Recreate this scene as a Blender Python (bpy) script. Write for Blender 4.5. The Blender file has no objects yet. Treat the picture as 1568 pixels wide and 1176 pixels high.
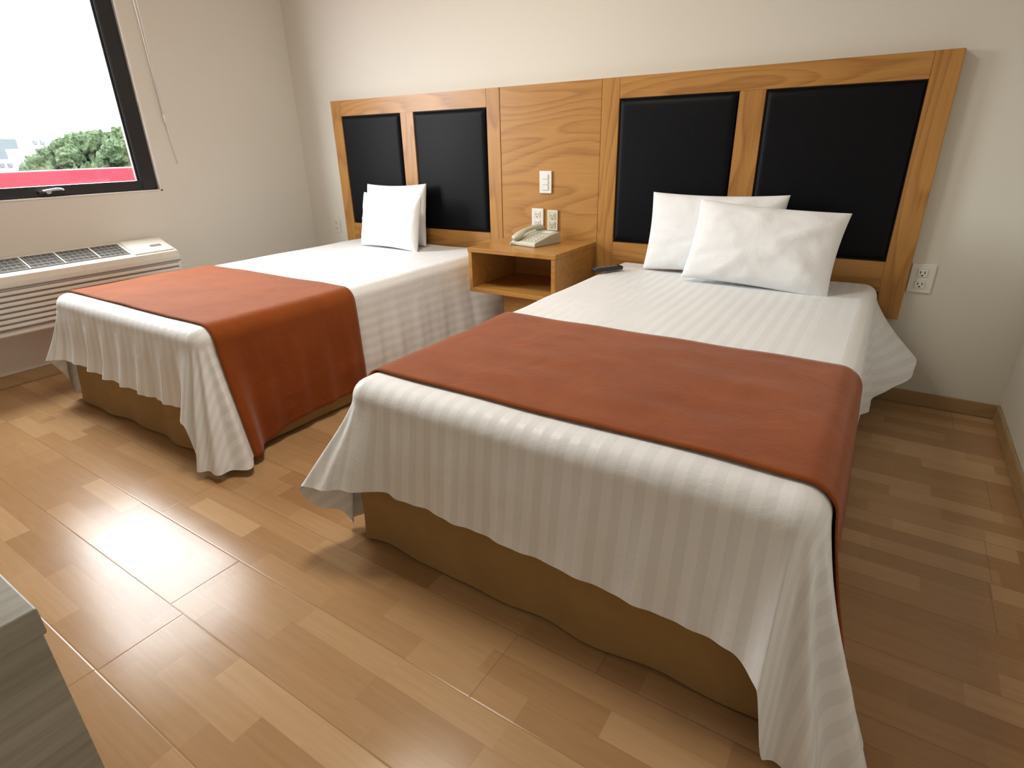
import bpy, bmesh, math, random
from mathutils import Vector, Matrix, noise
random.seed(7)
D=bpy.data; col=bpy.context.scene.collection

# ------------------------------------------------------------------ helpers
def link(o): col.objects.link(o); return o
def empty(name,loc=(0,0,0)):
    e=D.objects.new(name,None); e.empty_display_size=.1; e.location=loc; return link(e)
def smooth(me): 
    for p in me.polygons: p.use_smooth=True
def mesh_obj(name,verts,faces,mat=None,parent=None,sm=True,uvs=None):
    me=D.meshes.new(name); me.from_pydata(verts,[],faces); me.update()
    if sm: smooth(me)
    if uvs:
        l=me.uv_layers.new(name='UVMap')
        for lp in me.loops: l.data[lp.index].uv=uvs[lp.vertex_index]
    o=D.objects.new(name,me); link(o)
    if mat: me.materials.append(mat)
    if parent: o.parent=parent
    return o
def box(name,x,y,z,mat,parent=None,bev=.003,seg=2):
    bm=bmesh.new(); bmesh.ops.create_cube(bm,size=1)
    for v in bm.verts:
        v.co=Vector(((x[0]+x[1])/2+v.co.x*(x[1]-x[0]),(y[0]+y[1])/2+v.co.y*(y[1]-y[0]),(z[0]+z[1])/2+v.co.z*(z[1]-z[0])))
    if bev>0: bmesh.ops.bevel(bm,geom=list(bm.edges),offset=bev,segments=seg,affect='EDGES',profile=.5)
    me=D.meshes.new(name); bm.to_mesh(me); bm.free()
    o=D.objects.new(name,me); link(o); me.materials.append(mat)
    if parent: o.parent=parent
    return o
def boxes(name,lst,mat,parent=None,bev=0.):
    """several boxes in one mesh; lst of (x,y,z)"""
    bm=bmesh.new()
    for x,y,z in lst:
        b=bmesh.new(); bmesh.ops.create_cube(b,size=1)
        for v in b.verts:
            v.co=Vector(((x[0]+x[1])/2+v.co.x*(x[1]-x[0]),(y[0]+y[1])/2+v.co.y*(y[1]-y[0]),(z[0]+z[1])/2+v.co.z*(z[1]-z[0])))
        if bev>0: bmesh.ops.bevel(b,geom=list(b.edges),offset=bev,segments=2,affect='EDGES')
        t=D.meshes.new('t'); b.to_mesh(t); b.free(); bm.from_mesh(t); D.meshes.remove(t)
    me=D.meshes.new(name); bm.to_mesh(me); bm.free()
    o=D.objects.new(name,me); link(o); me.materials.append(mat)
    if parent: o.parent=parent
    return o
def cyl(name,p0,p1,r,mat,parent=None,n=16,r2=None):
    p0=Vector(p0);p1=Vector(p1); d=p1-p0
    bm=bmesh.new(); bmesh.ops.create_cone(bm,cap_ends=True,segments=n,radius1=r,radius2=r if r2 is None else r2,depth=d.length)
    M=Matrix.Translation((p0+p1)/2)@d.to_track_quat('Z','Y').to_matrix().to_4x4()
    bmesh.ops.transform(bm,matrix=M,verts=bm.verts)
    me=D.meshes.new(name); bm.to_mesh(me); bm.free(); 
    for p in me.polygons: p.use_smooth=len(p.vertices)==4
    o=D.objects.new(name,me); link(o); me.materials.append(mat)
    if parent: o.parent=parent
    return o
def curve(name,pts,r,mat,parent=None):
    c=D.curves.new(name,'CURVE'); c.dimensions='3D'; c.bevel_depth=r; c.bevel_resolution=3
    s=c.splines.new('NURBS'); s.points.add(len(pts)-1); s.use_endpoint_u=True; s.order_u=3
    for p,q in zip(s.points,pts): p.co=(*q,1)
    o=D.objects.new(name,c); link(o); c.materials.append(mat)
    if parent: o.parent=parent
    return o

# ------------------------------------------------------------------ materials
class NT:
    def __init__(s,name):
        s.m=D.materials.new(name); s.m.use_nodes=True; s.t=s.m.node_tree; s.n=s.t.nodes
        s.b=s.n['Principled BSDF']
    def new(s,ty,**k):
        x=s.n.new(ty)
        for a,v in k.items(): setattr(x,a,v)
        return x
    def l(s,a,b): s.t.links.new(a,b)
    def math(s,op,a,b=None):
        x=s.new('ShaderNodeMath',operation=op)
        for i,v in enumerate((a,b)):
            if v is None: continue
            if isinstance(v,(int,float)): x.inputs[i].default_value=v
            else: s.l(v,x.inputs[i])
        return x.outputs[0]
    def ramp(s,fac,stops):
        r=s.new('ShaderNodeValToRGB'); s.l(fac,r.inputs[0]); e=r.color_ramp.elements
        while len(e)<len(stops): e.new(.5)
        for q,(p,c) in zip(e,stops): q.position=p; q.color=(*c,1)
        return r.outputs[0]
    def noise(s,vec,scale,detail=3,rough=.5,dist=0):
        x=s.new('ShaderNodeTexNoise'); x.inputs['Scale'].default_value=scale; x.inputs['Detail'].default_value=detail
        x.inputs['Roughness'].default_value=rough; x.inputs['Distortion'].default_value=dist
        if vec is not None: s.l(vec,x.inputs['Vector'])
        return x.outputs[0]
    def mapping(s,scale=(1,1,1),rot=(0,0,0),out='Object',loc=(0,0,0)):
        t=s.new('ShaderNodeTexCoord'); m=s.new('ShaderNodeMapping')
        m.inputs['Scale'].default_value=scale; m.inputs['Rotation'].default_value=rot; m.inputs['Location'].default_value=loc
        s.l(t.outputs[out],m.inputs[0]); return m.outputs[0]
    def bump(s,h,strength,dist=.01):
        b=s.new('ShaderNodeBump'); b.inputs['Strength'].default_value=strength; b.inputs['Distance'].default_value=dist
        s.l(h,b.inputs['Height']); s.l(b.outputs[0],s.b.inputs['Normal'])
    def mix(s,f,a,b,mode='MIX'):
        x=s.new('ShaderNodeMix',data_type='RGBA',blend_type=mode)
        for i,v in ((0,f),(6,a),(7,b)):
            if isinstance(v,(int,float)): x.inputs[i].default_value=v
            elif isinstance(v,tuple): x.inputs[i].default_value=(*v,1)
            else: s.l(v,x.inputs[i])
        return x.outputs[2]
def plain(name,c,rough=.5,metal=0,nscale=40,var=.06,bump=.05,spec=.5,coat=0):
    t=NT(name); v=t.mapping()
    n=t.noise(v,nscale,4)
    lo=tuple(x*(1-var) for x in c); hi=tuple(min(1,x*(1+var)) for x in c)
    t.l(t.ramp(n,[(.3,lo),(.7,hi)]),t.b.inputs['Base Color'])
    t.b.inputs['Roughness'].default_value=rough; t.b.inputs['Metallic'].default_value=metal
    t.b.inputs['Specular IOR Level'].default_value=spec; t.b.inputs['Coat Weight'].default_value=coat
    if bump: t.bump(n,bump,.002)
    return t.m
def oak(name,axis,c_lo,c_hi,rough=.38,rings=9.,width=3.2,loc=(0,0,0)):
    t=NT(name)
    sc=[width]*3; sc[axis]=width*.16
    v=t.mapping(tuple(sc),loc=loc)
    n=t.noise(v,1.,2,.45,.25)
    r=t.math('FRACT',t.math('MULTIPLY',n,rings*2))
    r=t.ramp(r,[(0,(.25,)*3),(.16,(.85,)*3),(.6,(.62,)*3),(1,(.25,)*3)])
    sc2=[170.,170.,170.]; sc2[axis]=6.
    f=t.noise(t.mapping(tuple(sc2)),1.,3,.65)
    big=t.noise(v,1.7,2)
    a=t.mix(.5,r,f); a=t.mix(.25,a,big)
    c=t.ramp(a,[(.28,c_lo),(.50,tuple((x+2*y)/3 for x,y in zip(c_lo,c_hi))),(.72,c_hi)])
    t.l(c,t.b.inputs['Base Color']); t.b.inputs['Roughness'].default_value=rough
    t.bump(f,.08,.0006)
    return t.m
def laminate(name,axis,c_lo,c_hi):
    t=NT(name); sc=[90.]*3; sc[axis]=3.
    f=t.noise(t.mapping(tuple(sc)),1.,4,.65,.3)
    sc=[14.]*3; sc[axis]=1.
    g=t.noise(t.mapping(tuple(sc)),1.,3,.5,.4)
    a=t.mix(.4,f,g)
    t.l(t.ramp(a,[(.35,c_lo),(.65,c_hi)]),t.b.inputs['Base Color']); t.b.inputs['Roughness'].default_value=.5
    return t.m
def wall_mat(name,c):
    t=NT(name); v=t.mapping()
    n=t.noise(v,1.1,3); f=t.noise(v,260,2)
    t.l(t.ramp(n,[(.3,tuple(x*.97 for x in c)),(.7,c)]),t.b.inputs['Base Color'])
    t.b.inputs['Roughness'].default_value=.7; t.b.inputs['Specular IOR Level'].default_value=.3
    t.bump(f,.12,.0008); return t.m

def floor_mat():
    t=NT('laminate_floor'); tc=t.new('ShaderNodeTexCoord'); sp=t.new('ShaderNodeSeparateXYZ'); t.l(tc.outputs['Object'],sp.inputs[0])
    X,Y=sp.outputs[0],sp.outputs[1]
    SW=.067; BW=SW*3; BL=.30
    def wn(a,b):
        c=t.new('ShaderNodeCombineXYZ'); t.l(a,c.inputs[0])
        if isinstance(b,(int,float)): c.inputs[1].default_value=b
        else: t.l(b,c.inputs[1])
        w=t.new('ShaderNodeTexWhiteNoise',noise_dimensions='2D'); t.l(c.outputs[0],w.inputs['Vector']); return w.outputs['Value']
    row=t.math('FLOOR',t.math('DIVIDE',Y,SW))
    off=t.math('MULTIPLY',wn(row,3.3),5.)
    xs=t.math('DIVIDE',t.math('ADD',X,off),BL)
    cell=t.math('FLOOR',xs)
    rnd=wn(cell,row)
    brow=t.math('FLOOR',t.math('DIVIDE',Y,BW))
    boff=t.math('MULTIPLY',wn(brow,9.1),1.28)
    xb=t.math('DIVIDE',t.math('ADD',X,boff),1.28)
    brnd=wn(t.math('FLOOR',xb),brow)
    def edge(frac,size):
        f=t.math('FRACT',frac); d=t.math('MINIMUM',f,t.math('SUBTRACT',1.,f)); return t.math('MULTIPLY',d,size)
    ey=edge(t.math('DIVIDE',Y,BW),BW); ex=edge(xb,1.28)
    e=t.math('MINIMUM',ey,ex)
    seam=t.math('LESS_THAN',e,.0008)
    sy=edge(t.math('DIVIDE',Y,SW),SW); sx=edge(xs,BL)
    sseam=t.math('LESS_THAN',t.math('MINIMUM',sy,sx),.0007)
    mp=t.new('ShaderNodeMapping'); mp.inputs['Scale'].default_value=(3,60,1); t.l(tc.outputs['Object'],mp.inputs[0])
    ad=t.new('ShaderNodeVectorMath',operation='ADD'); cb=t.new('ShaderNodeCombineXYZ'); t.l(t.math('MULTIPLY',rnd,40.),cb.inputs[0]); t.l(t.math('MULTIPLY',rnd,17.),cb.inputs[1])
    t.l(mp.outputs[0],ad.inputs[0]); t.l(cb.outputs[0],ad.inputs[1])
    g=t.noise(ad.outputs[0],1.5,4,.6,.6)
    base=t.ramp(rnd,[(0,(.385,.225,.106)),(.35,(.42,.25,.12)),(.75,(.465,.288,.144)),(1,(.53,.342,.182))])
    gr=t.ramp(g,[(.3,(.92,.90,.87)),(.7,(1.03,1.03,1.03))])
    c=t.mix(1.,base,gr,'MULTIPLY')
    bt=t.ramp(brnd,[(0,(.95,.92,.91)),(1,(1.02,1.03,1.03))])
    c=t.mix(1.,c,bt,'MULTIPLY')
    c=t.mix(t.math('MULTIPLY',sseam,.12),c,(.25,.12,.04))
    c=t.mix(t.math('MULTIPLY',seam,.5),c,(.14,.07,.03))
    t.l(c,t.b.inputs['Base Color'])
    sm=t.noise(tc.outputs['Object'],3.5,4,.6)
    t.l(t.math('ADD',t.math('MULTIPLY',sm,.16),.13),t.b.inputs['Roughness'])
    t.b.inputs['Specular IOR Level'].default_value=.23
    bn=t.noise(tc.outputs['Object'],7,2)
    hh=t.math('ADD',t.math('MULTIPLY',bn,.6),t.math('MULTIPLY',t.math('MINIMUM',t.math('DIVIDE',e,.003),1.),.35))
    t.bump(hh,.3,.003)
    return t.m

def sheet_mat():
    t=NT('striped_white_cotton'); tc=t.new('ShaderNodeTexCoord'); sp=t.new('ShaderNodeSeparateXYZ'); t.l(tc.outputs['UV'],sp.inputs[0])
    s=t.math('SINE',t.math('MULTIPLY',sp.outputs[0],2*math.pi/.046))
    st=t.ramp(t.math('ADD',t.math('MULTIPLY',s,.5),.5),[(.44,(0,0,0)),(.56,(1,1,1))])
    c=t.mix(st,(.88,.893,.90),(.81,.823,.83))
    t.l(c,t.b.inputs['Base Color'])
    r=t.new('ShaderNodeMapRange'); t.l(st,r.inputs[0]); r.inputs[3].default_value=.40; r.inputs[4].default_value=.7; t.l(r.outputs[0],t.b.inputs['Roughness'])
    t.b.inputs['Specular IOR Level'].default_value=.3
    t.b.inputs['Sheen Weight'].default_value=.1
    n=t.noise(tc.outputs['Object'],8,5,.6,.4)
    t.bump(n,.4,.010); return t.m
def cloth_mat(name,c,c2,scale=6,bump=.35,rough=.85,sheen=.3,dist=.01):
    t=NT(name); v=t.mapping()
    n=t.noise(v,scale,5,.6,.5); f=t.noise(v,500,2)
    a=t.ramp(n,[(.35,c),(.68,c2)]); t.l(a,t.b.inputs['Base Color'])
    t.b.inputs['Roughness'].default_value=rough; t.b.inputs['Sheen Weight'].default_value=sheen; t.b.inputs['Specular IOR Level'].default_value=.15
    h=t.math('ADD',n,t.math('MULTIPLY',f,.05)); t.bump(h,bump,dist); return t.m

M_wall=wall_mat('wall_paint_cream',(.735,.71,.635))
M_ceil=wall_mat('ceiling_paint',(.84,.83,.79))
M_floor=floor_mat()
M_sheet=sheet_mat()
M_pillow=cloth_mat('white_pillowcase',(.87,.88,.89),(.89,.90,.91),7,.45,.7,.1,.012)
M_rust=cloth_mat('rust_suede_fabric',(.245,.054,.006),(.295,.069,.008),7,.5,.9,.18)
M_skirt=cloth_mat('tan_skirt_fabric',(.34,.205,.075),(.385,.24,.09),5,.5,.8,.15,.014)
oc1,oc2=(.26,.10,.02),(.50,.25,.064)
M_oakV=oak('oak_grain_vertical',2,oc1,oc2); M_oakH=oak('oak_grain_horizontal',0,oc1,oc2)
M_oakC=oak('oak_centre_veneer',0,(.28,.115,.025),(.49,.25,.07),.36,14.,2.6,(3.1,0,1.7))
M_oakN=oak('oak_nightstand',0,(.33,.14,.03),(.50,.25,.064),.3,8.)
M_base=oak('baseboard_wood',0,(.30,.19,.09),(.42,.28,.14),.4)
M_baseY=oak('baseboard_wood_side',1,(.30,.19,.09),(.42,.28,.14),.4)
M_black=plain('black_leatherette',(.003,.0035,.005),.5,0,220,.2,.25,.14)
M_blkfr=plain('black_aluminium',(.012,.012,.013),.4,0,60,.1,.02)
M_white=plain('white_plastic',(.80,.79,.75),.35,0,30,.02,.0)
M_beige=plain('beige_plastic',(.66,.62,.48),.35,0,30,.02,.0)
M_ac=plain('ac_cream_plastic',(.74,.72,.65),.45,0,30,.02,.02)
M_grey=plain('grey_plastic',(.22,.215,.20),.45,0,30,.04,0)
M_dark=plain('dark_slot',(.02,.02,.02),.6,0,30,.04,0)
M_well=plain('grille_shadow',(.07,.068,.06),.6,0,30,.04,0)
M_phone=plain('phone_plastic',(.56,.57,.46),.4,0,30,.03,0)
M_metal=plain('brushed_metal',(.6,.6,.6),.35,1,80,.05,.02)
M_trim=plain('white_window_trim',(.76,.74,.69),.6,0,30,.03,.02)
M_desk=laminate('desk_grey_laminate',1,(.27,.25,.20),(.42,.395,.33))
M_red=plain('red_parapet_paint',(.14,.0035,.008),.7,0,3,.1,0,.1)
M_bld=plain('building_white',(.07,.07,.073),.8,0,2,.1,0)
M_bldw=plain('building_window',(.02,.023,.028),.4,0,2,.1,0)
M_hill=plain('distant_hill',(.030,.037,.042),.9,0,.02,.1,0)
M_ground=plain('outside_ground',(.03,.036,.022),.9,0,.2,.3,0)
t=NT('tree_foliage'); n=t.noise(t.mapping(),3.2,6,.75); t.l(t.ramp(n,[(.40,(.012,.022,.010)),(.5,(.034,.053,.024)),(.60,(.07,.095,.05))]),t.b.inputs['Base Color']); t.b.inputs['Roughness'].default_value=.9; t.b.inputs['Specular IOR Level'].default_value=.1
t.bump(n,1,.5); M_tree=t.m

# ------------------------------------------------------------------ room shell
XW,XR,YF,ZC=-3.65,.537,-4.3,2.55
WY0,WY1,WZ0,WZ1=-2.13,-1.04,.892,2.3
box('floor',(XW-.12,XR+.12),(YF-.12,.12),(-.1,0),M_floor,bev=0)
box('ceiling',(XW-.12,XR+.12),(YF-.12,.12),(ZC,ZC+.1),M_ceil,bev=0)
box('wall_back',(XW-.12,XR+.12),(0,.12),(0,ZC),M_wall,bev=0)
box('wall_front',(XW-.12,XR+.12),(YF-.12,YF),(0,ZC),M_wall,bev=0)
box('wall_right',(XR,XR+.12),(YF,0),(0,ZC),M_wall,bev=0)
wx=(XW-.16,XW)
boxes('wall_left',[(wx,(YF,WY0),(0,ZC)),(wx,(WY1,0),(0,ZC)),(wx,(WY0,WY1),(0,WZ0)),(wx,(WY0,WY1),(WZ1,ZC))],M_wall)
boxes('baseboard_back',[((XW,XR),(-.014,0),(0,.062))],M_base,bev=.003)
boxes('baseboard_left',[((XW,XW+.014),(YF,-.015),(0,.062))],M_baseY,bev=.003)
boxes('baseboard_right',[((XR-.014,XR),(YF,-.015),(0,.062))],M_baseY,bev=.003)

# window
win=empty('window_1')
fx=(XW-.075,XW-.02)
a0,a1,b0,b1=WY0+.01,WY1-.012,WZ0+.008,WZ1-.01
fw=.085;fh=.052
boxes('frame',[(fx,(a0,a0+fw),(b0,b1)),(fx,(a1-fw,a1),(b0,b1)),(fx,(a0+fw,a1-fw),(b0,b0+fh)),(fx,(a0+fw,a1-fw),(b1-fh,b1))],M_blkfr,win,.004)
fx2=(XW-.06,XW-.035)
boxes('sash_bead',[(fx2,(a0+fw-.012,a0+fw+.012),(b0+fh,b1-fh)),(fx2,(a1-fw-.012,a1-fw+.012),(b0+fh,b1-fh))],M_blkfr,win,.002)
rx=(XW-.075,XW+.004)
boxes('reveal_trim',[(rx,(WY0,WY0+.009),(WZ0,WZ1)),(rx,(WY1-.011,WY1),(WZ0,WZ1)),(rx,(WY0,WY1),(WZ0,WZ0+.007)),(rx,(WY0,WY1),(WZ1-.009,WZ1))],M_trim,win,0)
g=NT('window_glass'); n=g.n; tr=g.new('ShaderNodeBsdfTransparent'); gl=g.new('ShaderNodeBsdfGlossy'); gl.inputs['Roughness'].default_value=.02
mx=g.new('ShaderNodeMixShader'); mx.inputs[0].default_value=.05; g.l(tr.outputs[0],mx.inputs[1]); g.l(gl.outputs[0],mx.inputs[2]); g.l(mx.outputs[0],n['Material Output'].inputs[0])
box('pane',(XW-.05,XW-.046),(a0+fw-.005,a1-fw+.005),(b0+fh-.005,b1-fh+.005),g.m,win,0)
hy=-1.585
box('latch_base',(XW-.02,XW-.008),(hy-.06,hy+.06),(b0+.014,b0+.03),M_blkfr,win,.003)
curve('latch_handle',[(XW-.008,hy+.05,b0+.03),(XW+.01,hy+.03,b0+.038),(XW+.018,hy,b0+.036),(XW+.018,hy-.05,b0+.03)],.0055,M_metal,win)
cyl('latch_pivot',(XW-.015,hy-.02,b0+.022),(XW+.008,hy-.02,b0+.026),.011,M_metal,win)

bl=empty('roller_blind')
cyl('roller_tube',(XW+.045,WY0-.05,2.4),(XW+.045,WY1+.1,2.4),.03,M_white,bl,24)
boxes('brackets',[((XW,XW+.08),(WY0-.06,WY0-.05),(2.36,2.44)),((XW,XW+.08),(WY1+.1,WY1+.11),(2.36,2.44))],M_white,bl,.002)
cyl('cord_a',(XW+.03,-.945,2.4),(XW+.02,-.94,1.27),.003,M_white,bl,8)
cyl('cord_grip',(XW+.02,-.94,1.30),(XW+.02,-.94,1.25),.007,M_white,bl,12,.005)
cyl('cord_b',(XW+.02,-.94,1.26),(XW+.022,-.925,1.035),.0025,M_white,bl,8)
cyl('cord_c',(XW+.05,-.985,2.4),(XW+.02,-.942,1.27),.0025,M_white,bl,8)

# ------------------------------------------------------------------ headboard
hb=empty('headboard')
YB=-.045; zb=.38; zt=1.384; zp=1.292; zq=.617
fy=(YB,-.001)
xs=dict(L=(-3.243,-3.155),m1=(-2.635,-2.53),s2=(-1.99,-1.902),s3=(-1.298,-1.206),m2=(-.652,-.545),R=(.018,.108))
boxes('stiles',[(xs[k],fy,(zb if k in 'L s2 s3 R'.split() else zq,zt if k in('s2','s3') else (zt-.0 if k in('L','R') else zp))) for k in xs],M_oakV,hb,.0015)
def rail(x0,x1): return [((x0,x1),fy,(zp,zt)),((x0,x1),fy,(.49,zq))]
boxes('rails',rail(-3.155,-1.99)+rail(-1.206,.018),M_oakH,hb,.0015)
box('centre_panel',(-1.9,-1.3),(YB+.002,-.001),(zb,zt),M_oakC,hb,.0015)
def padded(name,x0,x1,z0,z1):
    N=28;V=[];F=[]
    w=x1-x0;hh=z1-z0
    for j in range(N+1):
        for i in range(N+1):
            u=.5-.5*math.cos(math.pi*i/N); v=.5-.5*math.cos(math.pi*j/N)
            d=min(u*w,(1-u)*w,v*hh,(1-v)*hh)
            k=min(1,d/.022); out=.022*math.sqrt(max(0,1-(1-k)**2))
            out+=.006*math.sin(math.pi*u)*math.sin(math.pi*v)
            V.append((x0+u*w,YB+.012-out,z0+v*hh))
    for j in range(N):
        for i in range(N):
            a=j*(N+1)+i; F.append((a,a+1,a+N+2,a+N+1))
    return mesh_obj(name,V,F,M_black,hb)
g_=.005
for i,(x0,x1) in enumerate([(-3.155,-2.635),(-2.53,-1.99),(-1.206,-.652),(-.545,.018)]):
    box('panel_recess_%d'%(i+1),(x0,x1),(-.03,-.002),(zq,zp),M_dark,hb,0)
    padded('padded_panel_%d'%(i+1),x0+g_,x1-g_,zq+g_,zp-g_)

# ------------------------------------------------------------------ wall plates
def plate(name,x,z,y,kind,w=.075,h=.115,mat=None):
    mat=mat or M_white
    e=empty(name)
    box('cover_plate',(x-w/2,x+w/2),(y-.008,y),(z-h/2,z+h/2),mat,e,.003)
    if kind=='switch':
        for k in (-1,0,1):
            box('rocker_%d'%(k+2),(x-.019,x+.019),(y-.013,y-.007),(z+k*.028-.0125,z+k*.028+.0125),mat,e,.002)
    else:
        for k in (-1,1):
            zz=z+k*.023
            box('socket_%d'%(k+2),(x-.018,x+.018),(y-.0105,y-.007),(zz-.017,zz+.017),mat,e,.004)
            boxes('slots_%d'%(k+2),[((x-.009,x-.006),(y-.0112,y-.010),(zz-.004,zz+.007)),((x+.006,x+.009),(y-.0112,y-.010),(zz-.004,zz+.007)),((x-.003,x+.003),(y-.0112,y-.010),(zz-.013,zz-.008))],M_dark,e)
    return e
plate('light_switch',-1.61,.908,YB-.0005,'switch')
plate('power_outlet',-1.66,.715,YB-.0005,'outlet',h=.11)
plate('power_outlet',-1.565,.71,YB-.0005,'outlet',.066,.11,mat=M_beige)
plate('power_outlet',.155,.555,0,'outlet',.085,.12)
plate('power_outlet',-3.385,.585,0,'outlet',.065,.105,mat=M_wall)

# ------------------------------------------------------------------ nightstand
ns=empty('nightstand')
nx0,nx1,ny0,ny1=-1.83,-1.305,-.49,-.047
ZT=.61
box('top',(nx0,nx1),(ny0,ny1),(ZT-.024,ZT),M_oakN,ns,.003)
box('left_side',(nx0+.003,nx0+.025),(ny0+.003,ny1),(.40,ZT-.024),M_oakN,ns,.002)
box('right_side',(nx1-.025,nx1-.003),(ny0+.003,ny1),(.40,ZT-.024),M_oakN,ns,.002)
box('shelf',(nx0+.003,nx1-.003),(ny0+.003,ny1),(.378,.40),M_oakN,ns,.002)
box('back_panel',(nx0+.02,nx1-.02),(ny1-.015,ny1),(.40,ZT-.024),M_oakN,ns,0)
box('pedestal',(-1.64,nx1-.02),(-.44,ny1),(0,.378),M_oakN,ns,.002)

# ------------------------------------------------------------------ telephone
ph=empty('telephone')
def P(x,y,z): return Matrix.Rotation(math.radians(-12),3,'Z')@Vector((x,y,z))+Vector((-1.56,-.235,ZT+.001))
prof=[(-.105,0),(.10,0),(.10,.052),(.085,.06),(.02,.05),(-.095,.024),(-.105,.018)]
V=[];F=[]
for x in (-.085,.085):
    for y,z in prof: V.append(P(x,y,z))
n_=len(prof)
F=[tuple(range(n_)),tuple(reversed(range(n_,2*n_)))]+[(i,n_+i,n_+(i+1)%n_,(i+1)%n_) for i in range(n_)]
o=mesh_obj('phone_body',V,F,M_phone,ph,False); m=o.modifiers.new('b','BEVEL'); m.width=.005; m.segments=3
def slopez(y): return .024+(y+.095)*(.026/.115) if y<.02 else .05+(y-.02)*.154
for r in range(4):
    for c in range(3):
        x=.012+c*.022; y=-.075+r*.02; z=slopez(y)
        cyl('key_%d_%d'%(r,c),P(x,y,z-.001),P(x,y,z+.004),.0075,M_white,ph,10)
V=[P(.0,.03,slopez(.03)+.0015),P(.068,.03,slopez(.03)+.0015),P(.068,.075,slopez(.075)+.0015),P(.0,.075,slopez(.075)+.0015)]
mesh_obj('label_card',V,[(0,1,2,3)],M_white,ph,False)
def sweep(name,pts,rad,mat,parent,n=14,flat=.7):
    V=[];F=[]
    pts=[Vector(p) for p in pts]
    for i,p in enumerate(pts):
        d=(pts[min(i+1,len(pts)-1)]-pts[max(i-1,0)]).normalized()
        s=d.cross(Vector((0,0,1))).normalized(); u=s.cross(d)
        for k in range(n):
            a=2*math.pi*k/n; V.append(p+s*rad[i]*math.cos(a)+u*rad[i]*flat*math.sin(a))
    m_=len(pts)
    for i in range(m_-1):
        for k in range(n): F.append((i*n+k,i*n+(k+1)%n,(i+1)*n+(k+1)%n,(i+1)*n+k))
    F.append(tuple(reversed(range(n)))); F.append(tuple(range((m_-1)*n,m_*n)))
    return mesh_obj(name,V,F,mat,parent)
hp=[(-.052,-.115,.030),(-.052,-.112,.036),(-.052,-.09,.042),(-.052,-.07,.052),(-.052,-.04,.066),(-.052,0,.074),(-.052,.04,.078),(-.052,.065,.075),(-.052,.085,.070),(-.052,.10,.066),(-.052,.104,.060)]
hr=[.008,.022,.027,.024,.016,.014,.016,.023,.026,.022,.008]
sweep('handset',[P(*q) for q in hp],hr,M_phone,ph)
cp=[]
for i in range(150):
    a=i*.9; t=i/149
    bx=-.07-.035*math.sin(math.pi*t); by=-.125+.19*t-.02*math.sin(math.pi*t)
    cp.append(P(bx+.005*math.cos(a),by,.0075+.005*math.sin(a)))
curve('coiled_cord',cp,.0016,M_phone,ph)

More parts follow.
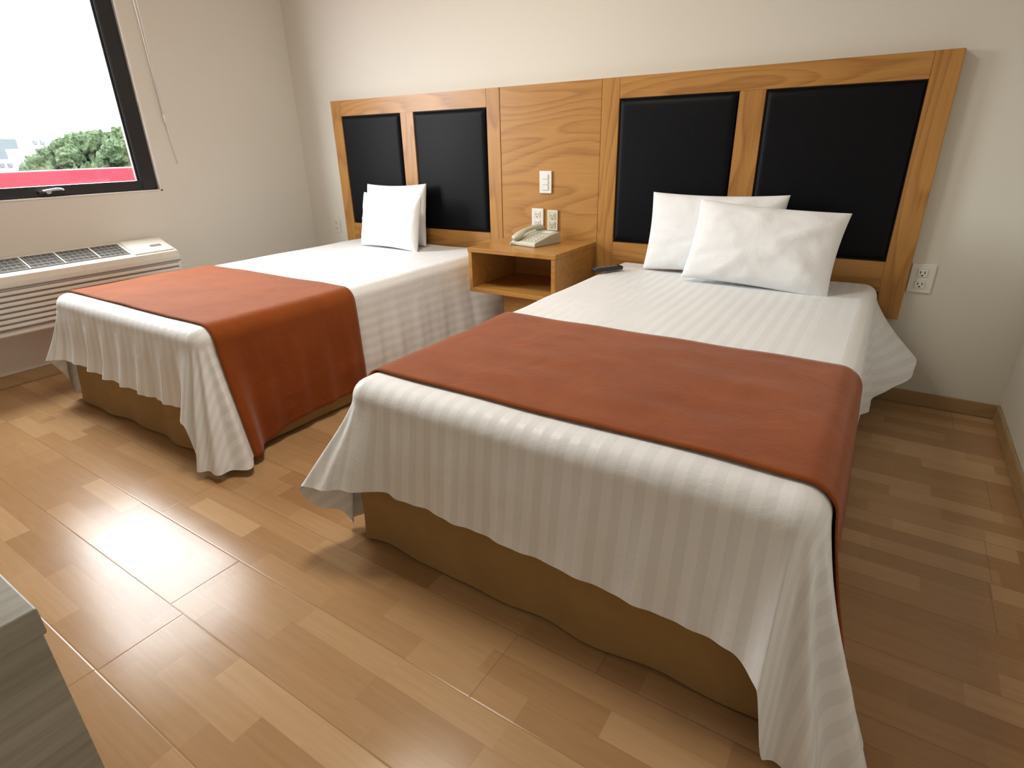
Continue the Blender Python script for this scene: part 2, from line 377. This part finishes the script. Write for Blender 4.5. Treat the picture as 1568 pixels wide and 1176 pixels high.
# ------------------------------------------------------------------ beds
def interp(keys,s):
    if s<=keys[0][0]: return keys[0][1]
    for (a,va),(b,vb) in zip(keys,keys[1:]):
        if s<=b:
            t=(s-a)/(b-a); t=t*t*(3-2*t); return va+(vb-va)*t
    return keys[-1][1]
R0=.055
def make_bed(x0,w,yh,yf,zm,Lk,Fk,seed,rk=1.):
    e=empty('bed')
    ix0,ix1,iy=x0+R0,x0+w-R0,yf+R0
    side=yh-iy; foot=ix1-ix0; C=.30
    s1=side; s2=s1+C; s3=s2+foot; s4=s3+C; s5=s4+side
    def base(s):
        if s<=s1: return Vector((ix0,yh-s)),Vector((-1,0))
        if s<=s2:
            a=(s-s1)/C*math.pi/2; return Vector((ix0,iy)),Vector((-math.cos(a),-math.sin(a)))
        if s<=s3: return Vector((ix0+s-s2,iy)),Vector((0,-1))
        if s<=s4:
            a=(s-s3)/C*math.pi/2; return Vector((ix1,iy)),Vector((math.sin(a),-math.cos(a)))
        return Vector((ix1,iy+(s-s4))),Vector((1,0))
    def corner_w(s):
        return max(math.exp(-((s-(s1+s2)/2)/.16)**2),math.exp(-((s-(s3+s4)/2)/.18)**2))
    kk={'s1':s1,'s2':s2,'s3':s3,'s4':s4,'s5':s5,'0':0}
    Lk2=[(kk[k]+d,v) for k,d,v in Lk]; Fk2=[(kk[k]+d,v) for k,d,v in Fk]
    arcL=R0*math.pi/2
    def S(s,q,lift=0.,Lx=0.):
        p,n=base(s); L=interp(Lk2,s)+Lx; fl=interp(Fk2,s)
        tot=arcL+(L-R0); a=q*tot
        if a<arcL:
            th=a/R0; o=R0*math.sin(th); z=zm-R0*(1-math.cos(th)); t=0
            nn=Vector((n.x*math.sin(th),n.y*math.sin(th),math.cos(th)))
        else:
            dd=a-arcL; t=dd/(L-R0); o=R0+fl*t**1.25; z=zm-R0-dd*(1-.25*fl); nn=Vector((n.x,n.y,0))
            d2=dd
            cw=corner_w(s)
            mod=.35+.9*max(0,noise.noise((s*1.7,seed*2.1,3))+.25)
            rp=math.sin(s*2*math.pi/.155+seed+2.2*noise.noise((s*2,seed,0))+.5*t)
            rp2=math.sin(s*2*math.pi/.067+seed*2+3*noise.noise((s*3,seed,5)))
            amp=min(1,d2/.28)
            onfoot=1.25 if s2<s<s3 else .7
            if s2<s<s3: onfoot=.7+.55*min(1,(s-s2)/.15,(s3-s)/.15)
            o+=rk*amp*onfoot*((.0085*rp+.0032*rp2)*mod)+amp*cw*.017*math.sin(s*2*math.pi/.095+seed*1.3+.6*t)
            o+=.012*amp*noise.noise((s*2.2,t*1.5,seed))
            o+=.014*amp
        zz=z+(.0045*noise.noise(((p.x+n.x*a)*4,(p.y+n.y*a)*4,seed)))*max(0,1-2*t)
        pos=Vector((p.x+n.x*o,p.y+n.y*o,max(zz,.006)))+nn*lift
        pos.z=max(pos.z,.006)
        return pos,(p.x+n.x*a,p.y+n.y*a)
    ss=[];s=0
    while s<s5: 
        ss.append(s); s+= .0055 if (s1-.15<s<s2+.1 or s3-.1<s<s4+.15) else .011
    ss.append(s5)
    NQ=40
    V=[];UV=[];F=[]
    for s in ss:
        for j in range(NQ+1):
            pos,uv=S(s,j/NQ); V.append(pos); UV.append(uv)
    for i in range(len(ss)-1):
        for j in range(NQ):
            a=i*(NQ+1)+j; F.append((a,a+1,a+NQ+2,a+NQ+1))
    NX,NY=50,80; b=len(V)
    for j in range(NY+1):
        for i in range(NX+1):
            x=ix0+(ix1-ix0)*i/NX; y=iy+(yh-iy)*j/NY
            V.append(Vector((x,y,zm+.0045*noise.noise((x*4,y*4,seed))))); UV.append((x,y))
    for j in range(NY):
        for i in range(NX):
            a=b+j*(NX+1)+i; F.append((a,a+1,a+NX+2,a+NX+1))
    # consistent winding (drape faces point outwards like the top)
    nd=(len(ss)-1)*NQ
    F=[f[::-1] for f in F[:nd]]+F[nd:]
    me_=None
    o=mesh_obj('sheet',V,F,M_sheet,e,True,UV)
    bm=bmesh.new(); bm.from_mesh(o.data); bmesh.ops.remove_doubles(bm,verts=bm.verts,dist=.0012); bmesh.ops.recalc_face_normals(bm,faces=bm.faces); bm.to_mesh(o.data); bm.free(); smooth(o.data)
    ya,yb=-1.19,-1.852
    V=[];UV=[];F=[]
    nyr=44; rows=[]
    for j in range(nyr+1):
        y=ya+(yb-ya)*j/nyr
        row=[]
        sl=yh-y; sr=s4+(y-iy)
        lift=.006
        for q in range(NQ,0,-1):
            row.append(S(sl,q/NQ,lift,.012)[0])
        for i in range(61):
            x=ix0+(ix1-ix0)*i/60; ed=min(1,i/8,(60-i)/8)
            row.append(Vector((x,y,zm+.0045*noise.noise((x*4,y*4,seed))+lift+.0035*ed*(noise.noise((x*5,y*12,seed+4))+.3))))
        for q in range(1,NQ+1):
            row.append(S(sr,q/NQ,lift,.012)[0])
        rows.append(row)
    n=len(rows[0])
    for r in rows: V+=r
    for j in range(nyr):
        for i in range(n-1):
            a=j*n+i; F.append((a,a+n,a+n+1,a+1))
    o=mesh_obj('bed_runner',V,F,M_rust,e); m=o.modifiers.new('thick','SOLIDIFY'); m.thickness=.004; m.offset=1
    box('mattress',(x0+.02,x0+w-.02),(yf+.02,yh-.002),(.27,zm-.012),M_pillow,e,.03,3)
    V=[];F=[];ins=.01
    sx0,sx1,sy=x0+ins,x0+w-ins,yf+.004
    pts=[]; 
    def seg(a,b,nn,k): 
        for i in range(nn): pts.append((a+(b-a)*i/nn,k))
    seg(Vector((sx0,yh)),Vector((sx0,sy)),110,Vector((-1,0)))
    seg(Vector((sx0,sy)),Vector((sx1,sy)),90,Vector((0,-1)))
    seg(Vector((sx1,sy)),Vector((sx1,yh)),111,Vector((1,0)))
    NZ=14;s=0
    for i,(p,k) in enumerate(pts):
        for j in range(NZ+1):
            z=.008+j/NZ*.28; t=1-j/NZ
            s=i*.014; kx=1. if k.x==0 else .45
            off=t*(.018*noise.noise((s*3.2,seed,z*2))+.006*math.sin(s*2*math.pi/.3+seed))*kx+.009*kx*noise.noise((s*6,z*9,seed))+.004*t**3-.004*(1-t)
            V.append((p.x+k.x*off,p.y+k.y*off,z+(.004*noise.noise((s*5,1,seed)) if j==0 else 0)))
    for i in range(len(pts)-1):
        for j in range(NZ):
            a=i*(NZ+1)+j; F.append((a,a+NZ+1,a+NZ+2,a+1))
    mesh_obj('bed_skirt',V,F,M_skirt,e)
    box('box_spring',(sx0+.025,sx1-.025),(sy+.03,yh-.01),(.05,.27),M_skirt,e,.01)
    boxes('bed_feet',[((sx0+a,sx0+a+.05),(y,y+.05),(0,.05)) for a in (.06,w-2*ins-.11) for y in (sy+.06,yh-.12)],M_dark,e)
    return e

Lk=[('0',0,.40),('s1',-.4,.40),('s1',-.08,.45),('s1',.09,.50),('s1',.13,.42),('s1',.18,.30),('s2',0,.285),('s2',.5,.30),('s3',-.06,.31),('s3',.0,.335),('s3',.045,.50),('s4',-.05,.51),('s4',.05,.49),('s4',.3,.45),('s5',-.35,.42),('s5',-.15,.36),('s5',0,.30)]
Fk=[('0',0,.05),('s1',-.3,.02),('s1',0,.035),('s1',.09,.06),('s1',.18,.155),('s2',-.03,.09),('s2',.12,.028),('s3',-.10,.025),('s3',.03,.08),('s3',.12,.12),('s4',-.05,.145),('s4',.03,.09),('s4',.12,.008),('s5',-.5,.01),('s5',-.3,.05),('s5',-.1,.17),('s5',0,.18)]
Fk2=[(k,d,(v*.55 if (k=='s1' and d>0) or (k=='s2' and d<.1) else v)) for k,d,v in Fk]
bedR=make_bed(-1.16,1.177,-.075,-1.945,.522,Lk,Fk,2.1)
bedL=make_bed(-3.105,1.162,-.075,-1.92,.522,Lk,Fk2,6.4,1.1)

# ------------------------------------------------------------------ pillows
def pillow(w,h,T,loc,tilt,roll=0,yaw=0,seed=0,name='pillow'):
    N=44;V=[];F=[]
    M=Matrix.Translation(loc)@Matrix.Rotation(math.radians(yaw),4,'Z')@Matrix.Rotation(math.radians(tilt),4,'X')@Matrix.Rotation(math.radians(roll),4,'Z')
    for sgn in (1,-1):
        for j in range(N+1):
            for i in range(N+1):
                u=math.sin(math.pi/2*(2*i/N-1)); v=math.sin(math.pi/2*(2*j/N-1))
                x=w/2*u*(1-.045*(1-v*v)); y=h/2*v*(1-.07*(1-u*u))
                k=max(0,(1-abs(u)**2.6))*max(0,(1-abs(v)**2.6))
                t=T/2*k**.42
                rad=math.atan2(v,u); rr=math.hypot(u,v)
                wr=.007*noise.noise((u*2.2+seed,v*2.2,sgn))+.005*noise.noise((rad*4,rr*1.2,seed+sgn))*min(1,rr*1.2)+.003*noise.noise((u*6,v*6+seed,sgn))
                t=t+wr*min(1,k*6)
                V.append(M@Vector((x,y,sgn*t)))
    n=(N+1)**2
    for q in (0,1):
        for j in range(N):
            for i in range(N):
                a=q*n+j*(N+1)+i; f=(a,a+1,a+N+2,a+N+1); F.append(f if q==0 else f[::-1])
    o=mesh_obj(name,V,F,M_pillow); m=o.modifiers.new('w','WELD'); m.merge_threshold=.0006
    return o
pillow(.60,.36,.13,(-.675,-.160,.702),78,0,0,1)
pillow(.585,.345,.15,(-.430,-.310,.685),68,-4,2,5)
pillow(.50,.37,.11,(-2.645,-.150,.705),82,1,0,9)
pillow(.49,.325,.12,(-2.570,-.285,.681),78,-1,-2,13)

# ------------------------------------------------------------------ remote control
rm=empty('remote_control')
RM=Matrix.Translation((-1.10,-.34,.530))@Matrix.Rotation(math.radians(-32),4,'Z')
def rbox(name,x,y,z,mat,bev):
    o=box(name,x,y,z,mat,rm,bev); o.data.transform(RM); return o
rbox('casing',(-.022,.022),(-.078,.078),(0,.019),M_blkfr,.006)
for r in range(6):
    for c in range(3):
        rbox('button_%d_%d'%(r,c),(-.015+c*.011,-.007+c*.011),(-.06+r*.02,-.052+r*.02),(.018,.0205),M_grey,.001)

# ------------------------------------------------------------------ air conditioner
ac=empty('wall_air_conditioner')
y0,y1=-2.19,-1.125
prof=[(0,.29),(.19,.29),(.205,.30),(.212,.545),(.205,.575),(.03,.637),(0,.64)]
V=[];F=[]
ysl=[(y0,.02),(y0+.015,0),(y1-.03,0),(y1-.012,.006),(y1-.003,.018),(y1,.035)]
n_=len(prof)
cz_=.46
for y,ins in ysl:
    for x,z in prof:
        k=1-ins/.2
        V.append((XW+x*k,y,cz_+(z-cz_)*k))
for a in range(len(ysl)-1):
    for i in range(n_):
        F.append((a*n_+i,a*n_+(i+1)%n_,(a+1)*n_+(i+1)%n_,(a+1)*n_+i))
F.append(tuple(reversed(range(n_)))); F.append(tuple(range((len(ysl)-1)*n_,len(ysl)*n_)))
o=mesh_obj('casing',V,F,M_ac,ac,False); m=o.modifiers.new('b','BEVEL'); m.width=.006; m.segments=3; m.limit_method='ANGLE'
def onslope(t,y,up=0):
    x=.03+t*.175; z=.637-t*.062
    nrm=Vector((.062,0,.175)).normalized()
    return Vector((XW+x,y,z))+nrm*up
def slab(t0,t1,ya,yb,u0,u1):
    V=[onslope(t,y,u) for u in (u0,u1) for t in (t0,t1) for y in (ya,yb)]
    F=[(0,1,3,2),(4,6,7,5),(0,4,5,1),(2,3,7,6),(0,2,6,4),(1,5,7,3)]
    return V,F
def multi(name,lst,mat):
    V=[];F=[]
    for a in lst:
        v,f=slab(*a); b=len(V); V+=v; F+=[tuple(b+i for i in q) for q in f]
    return mesh_obj(name,V,F,mat,ac,False)
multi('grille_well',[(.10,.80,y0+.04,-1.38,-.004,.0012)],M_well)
multi('grille_vanes',[(.10,.80,y0+.04+i*.025,y0+.044+i*.025,.001,.003) for i in range(31)],M_grey)
multi('grille_bars',[(t,t+.03,y0+.04,-1.38,.001,.004) for t in (.10,.28,.44,.61,.77)],M_grey)
multi('grille_dividers',[(.10,.80,y,y+.007,.001,.005) for y in (y0+.035,-1.99,-1.84,-1.69,-1.53,-1.385)],M_ac)
multi('control_lid',[(.05,.92,-1.365,-1.155,.0,.006)],M_ac)
multi('control_label',[(.5,.62,-1.25,-1.19,.006,.0068)],M_grey)
lv=[]
for i in range(7):
    z=.335+i*.026; lv.append(((XW+.207,XW+.222),(y0+.03,y1-.035),(z,z+.017)))
boxes('front_louvres',lv,M_ac,ac,.004)
boxes('front_shadow_gaps',[((XW+.19,XW+.2135),(y0+.03,y1-.035),(.325,.51))],M_grey,ac,0)
boxes('front_lip',[((XW+.2,XW+.219),(y0+.01,y1-.02),(.518,.524))],M_grey,ac,0)

# ------------------------------------------------------------------ desk (bottom left corner)
dk=empty('desk')
dx0,dx1,dy0,dy1,dz=-1.75,-.583,-3.35,-2.778,.72
box('desktop',(dx0,dx1),(dy0,dy1),(dz-.03,dz),M_desk,dk,.002)
box('side_panel_a',(dx1-.035,dx1-.002),(dy0+.004,dy1-.003),(0,dz-.03),M_desk,dk,.002)
box('side_panel_b',(dx0+.004,dx0+.035),(dy0+.004,dy1-.006),(0,dz-.03),M_desk,dk,.002)
box('modesty_panel',(dx0+.035,dx1-.035),(dy1-.03,dy1-.012),(.2,dz-.03),M_desk,dk,.002)
box('drawer_unit',(dx1-.45,dx1-.036),(dy0+.02,dy1-.032),(.45,dz-.031),M_desk,dk,.002)

# ------------------------------------------------------------------ added fill lamp on the ceiling, sky portal
def area(name,loc,size,power,color,rot=(0,0,0),shape='DISK',sy=None):
    l=D.lights.new(name,'AREA'); l.shape=shape; l.size=size; l.energy=power; l.color=color
    if sy: l.size_y=sy
    o=D.objects.new(name,l); o.location=loc; o.rotation_euler=rot; link(o); return o
t=NT('fill_lamp_diffuser'); t.b.inputs['Emission Color'].default_value=(1,.92,.8,1); t.b.inputs['Emission Strength'].default_value=3
t.b.inputs['Base Color'].default_value=(.9,.88,.82,1); M_diff=t.m
for LX,LY,pw in ((-1.6,-1.5,24),):
    cl=empty('added_fill_lamp')  # unseen ceiling fixture and its light, added as warm fill for the room
    cyl('fill_lamp_base',(LX,LY,ZC),(LX,LY,ZC-.03),.32,M_white,cl,48)
    cyl('fill_lamp_diffuser',(LX,LY,ZC-.03),(LX,LY,ZC-.07),.31,M_diff,cl,48,.27)
    a=area('fill_light',(LX,LY,ZC-.08),.6,pw,(1,.93,.80)); a.parent=cl
a=area('sky_portal',(XW-.2,(WY0+WY1)/2,(WZ0+WZ1)/2),WZ1-WZ0,1,(1,1,1),(0,math.radians(-90),0),'RECTANGLE',WY1-WY0)
a.data.cycles.is_portal=True; a.parent=win

# ------------------------------------------------------------------ outside
out=empty('city_view')
box('street_ground',(-400,-8),(-250,250),(-9.2,-9),M_ground,out,0)
box('parapet_wall',(-6.4,-6.0),(-14,6),(-3,.975),M_red,out,.01)
box('lower_roof',(-6.0,-3.95),(-14,6),(-3.2,-3),M_bld,out,0)
def blob(name,c,r,mat,seed):
    bm=bmesh.new(); bmesh.ops.create_icosphere(bm,subdivisions=4,radius=1)
    for v in bm.verts:
        d=v.co.normalized(); k=1+.28*noise.noise(d*1.8+Vector((seed,0,0)))+.25*noise.noise(d*5+Vector((0,seed,0)))+.2*noise.noise(d*11)
        v.co=Vector((d.x*r[0]*k+c[0],d.y*r[1]*k+c[1],d.z*r[2]*k+c[2]))
    me=D.meshes.new(name); bm.to_mesh(me); bm.free(); smooth(me); o=D.objects.new(name,me); link(o); me.materials.append(mat); o.parent=out
for i in range(44):
    y=19.6+i*.55+random.uniform(-.4,.4); f=min(1,max(0,(y-19.5)/5))
    zt_=1.6+1.9*f+random.uniform(-.6,.5); rr=random.uniform(.8,1.4)
    blob('tree_crown_%d'%i,(-60+random.uniform(-5,5),y,zt_-rr*1.1),(rr*1.2,rr*1.1,rr),M_tree,i*3.1)
    cyl('tree_trunk_%d'%i,(-60,y,-9),(-60,y,zt_-rr*1.5),.25,M_tree,out,8)
for i in range(18):
    y=21.5+i*1.7; blob('tree_low_%d'%i,(-58,y,-3.0+random.uniform(-.5,.3)),(2.2,1.8,3.8),M_tree,i*5.3+1)
for i in range(10):
    y=2+i*1.9; blob('shrub_%d'%i,(-57,y,-4.9+random.uniform(-.5,.4)),(2,1.8,4.4),M_tree,i*2.3+1)
blds=[];wins=[]
for i in range(40):
    y=-10+i*2.6+random.uniform(-1,1); x=-120+random.uniform(-30,25); hh=random.uniform(.2,3.9)
    blds.append(((x-5,x),(y,y+random.uniform(2.,3.6)),(-9,hh)))
    for k in range(2):
        for q in range(4):
            wins.append(((x,x+.1),(y+.35+k*.9,y+.8+k*.9),(hh-1.0-q*1.2,hh-.5-q*1.2)))
boxes('white_buildings',blds,M_bld,out); boxes('building_windows',wins,M_bldw,out)
hv=[];N=80
for i in range(N+1):
    y=-300+i*12; hv+= [(-390,y,-9),(-390,y,9+6*noise.noise((i*.07,0,0))+2*noise.noise((i*.3,1,0)))]
mesh_obj('distant_hills',hv,[(2*i,2*i+2,2*i+3,2*i+1) for i in range(N)],M_hill,out)

w=D.worlds.new('overcast_sky'); bpy.context.scene.world=w; w.use_nodes=True
bg=w.node_tree.nodes['Background']; bg.inputs[0].default_value=(.94,.98,1,1); bg.inputs[1].default_value=26

# ------------------------------------------------------------------ camera
yaw,pit,rol=map(math.radians,(33.382,23.022,-1.268))
Fv=Vector((-math.sin(yaw)*math.cos(pit),math.cos(yaw)*math.cos(pit),-math.sin(pit)))
Rv=Vector((math.cos(yaw),math.sin(yaw),0)); Uv=Rv.cross(Fv)
R2=Rv*math.cos(rol)+Uv*math.sin(rol); U2=-Rv*math.sin(rol)+Uv*math.cos(rol)
cam=D.cameras.new('camera'); co=D.objects.new('camera',cam); link(co)
cam.sensor_width=36; cam.lens=863.04/1568*36; cam.clip_start=.02; cam.clip_end=1000
m=Matrix.Identity(4)
for i in range(3): m[i][0]=R2[i]; m[i][1]=U2[i]; m[i][2]=-Fv[i]
m[0][3],m[1][3],m[2][3]=0,-2.8686,1.1
co.matrix_world=m
sc=bpy.context.scene; sc.camera=co
sc.view_settings.view_transform='Standard'
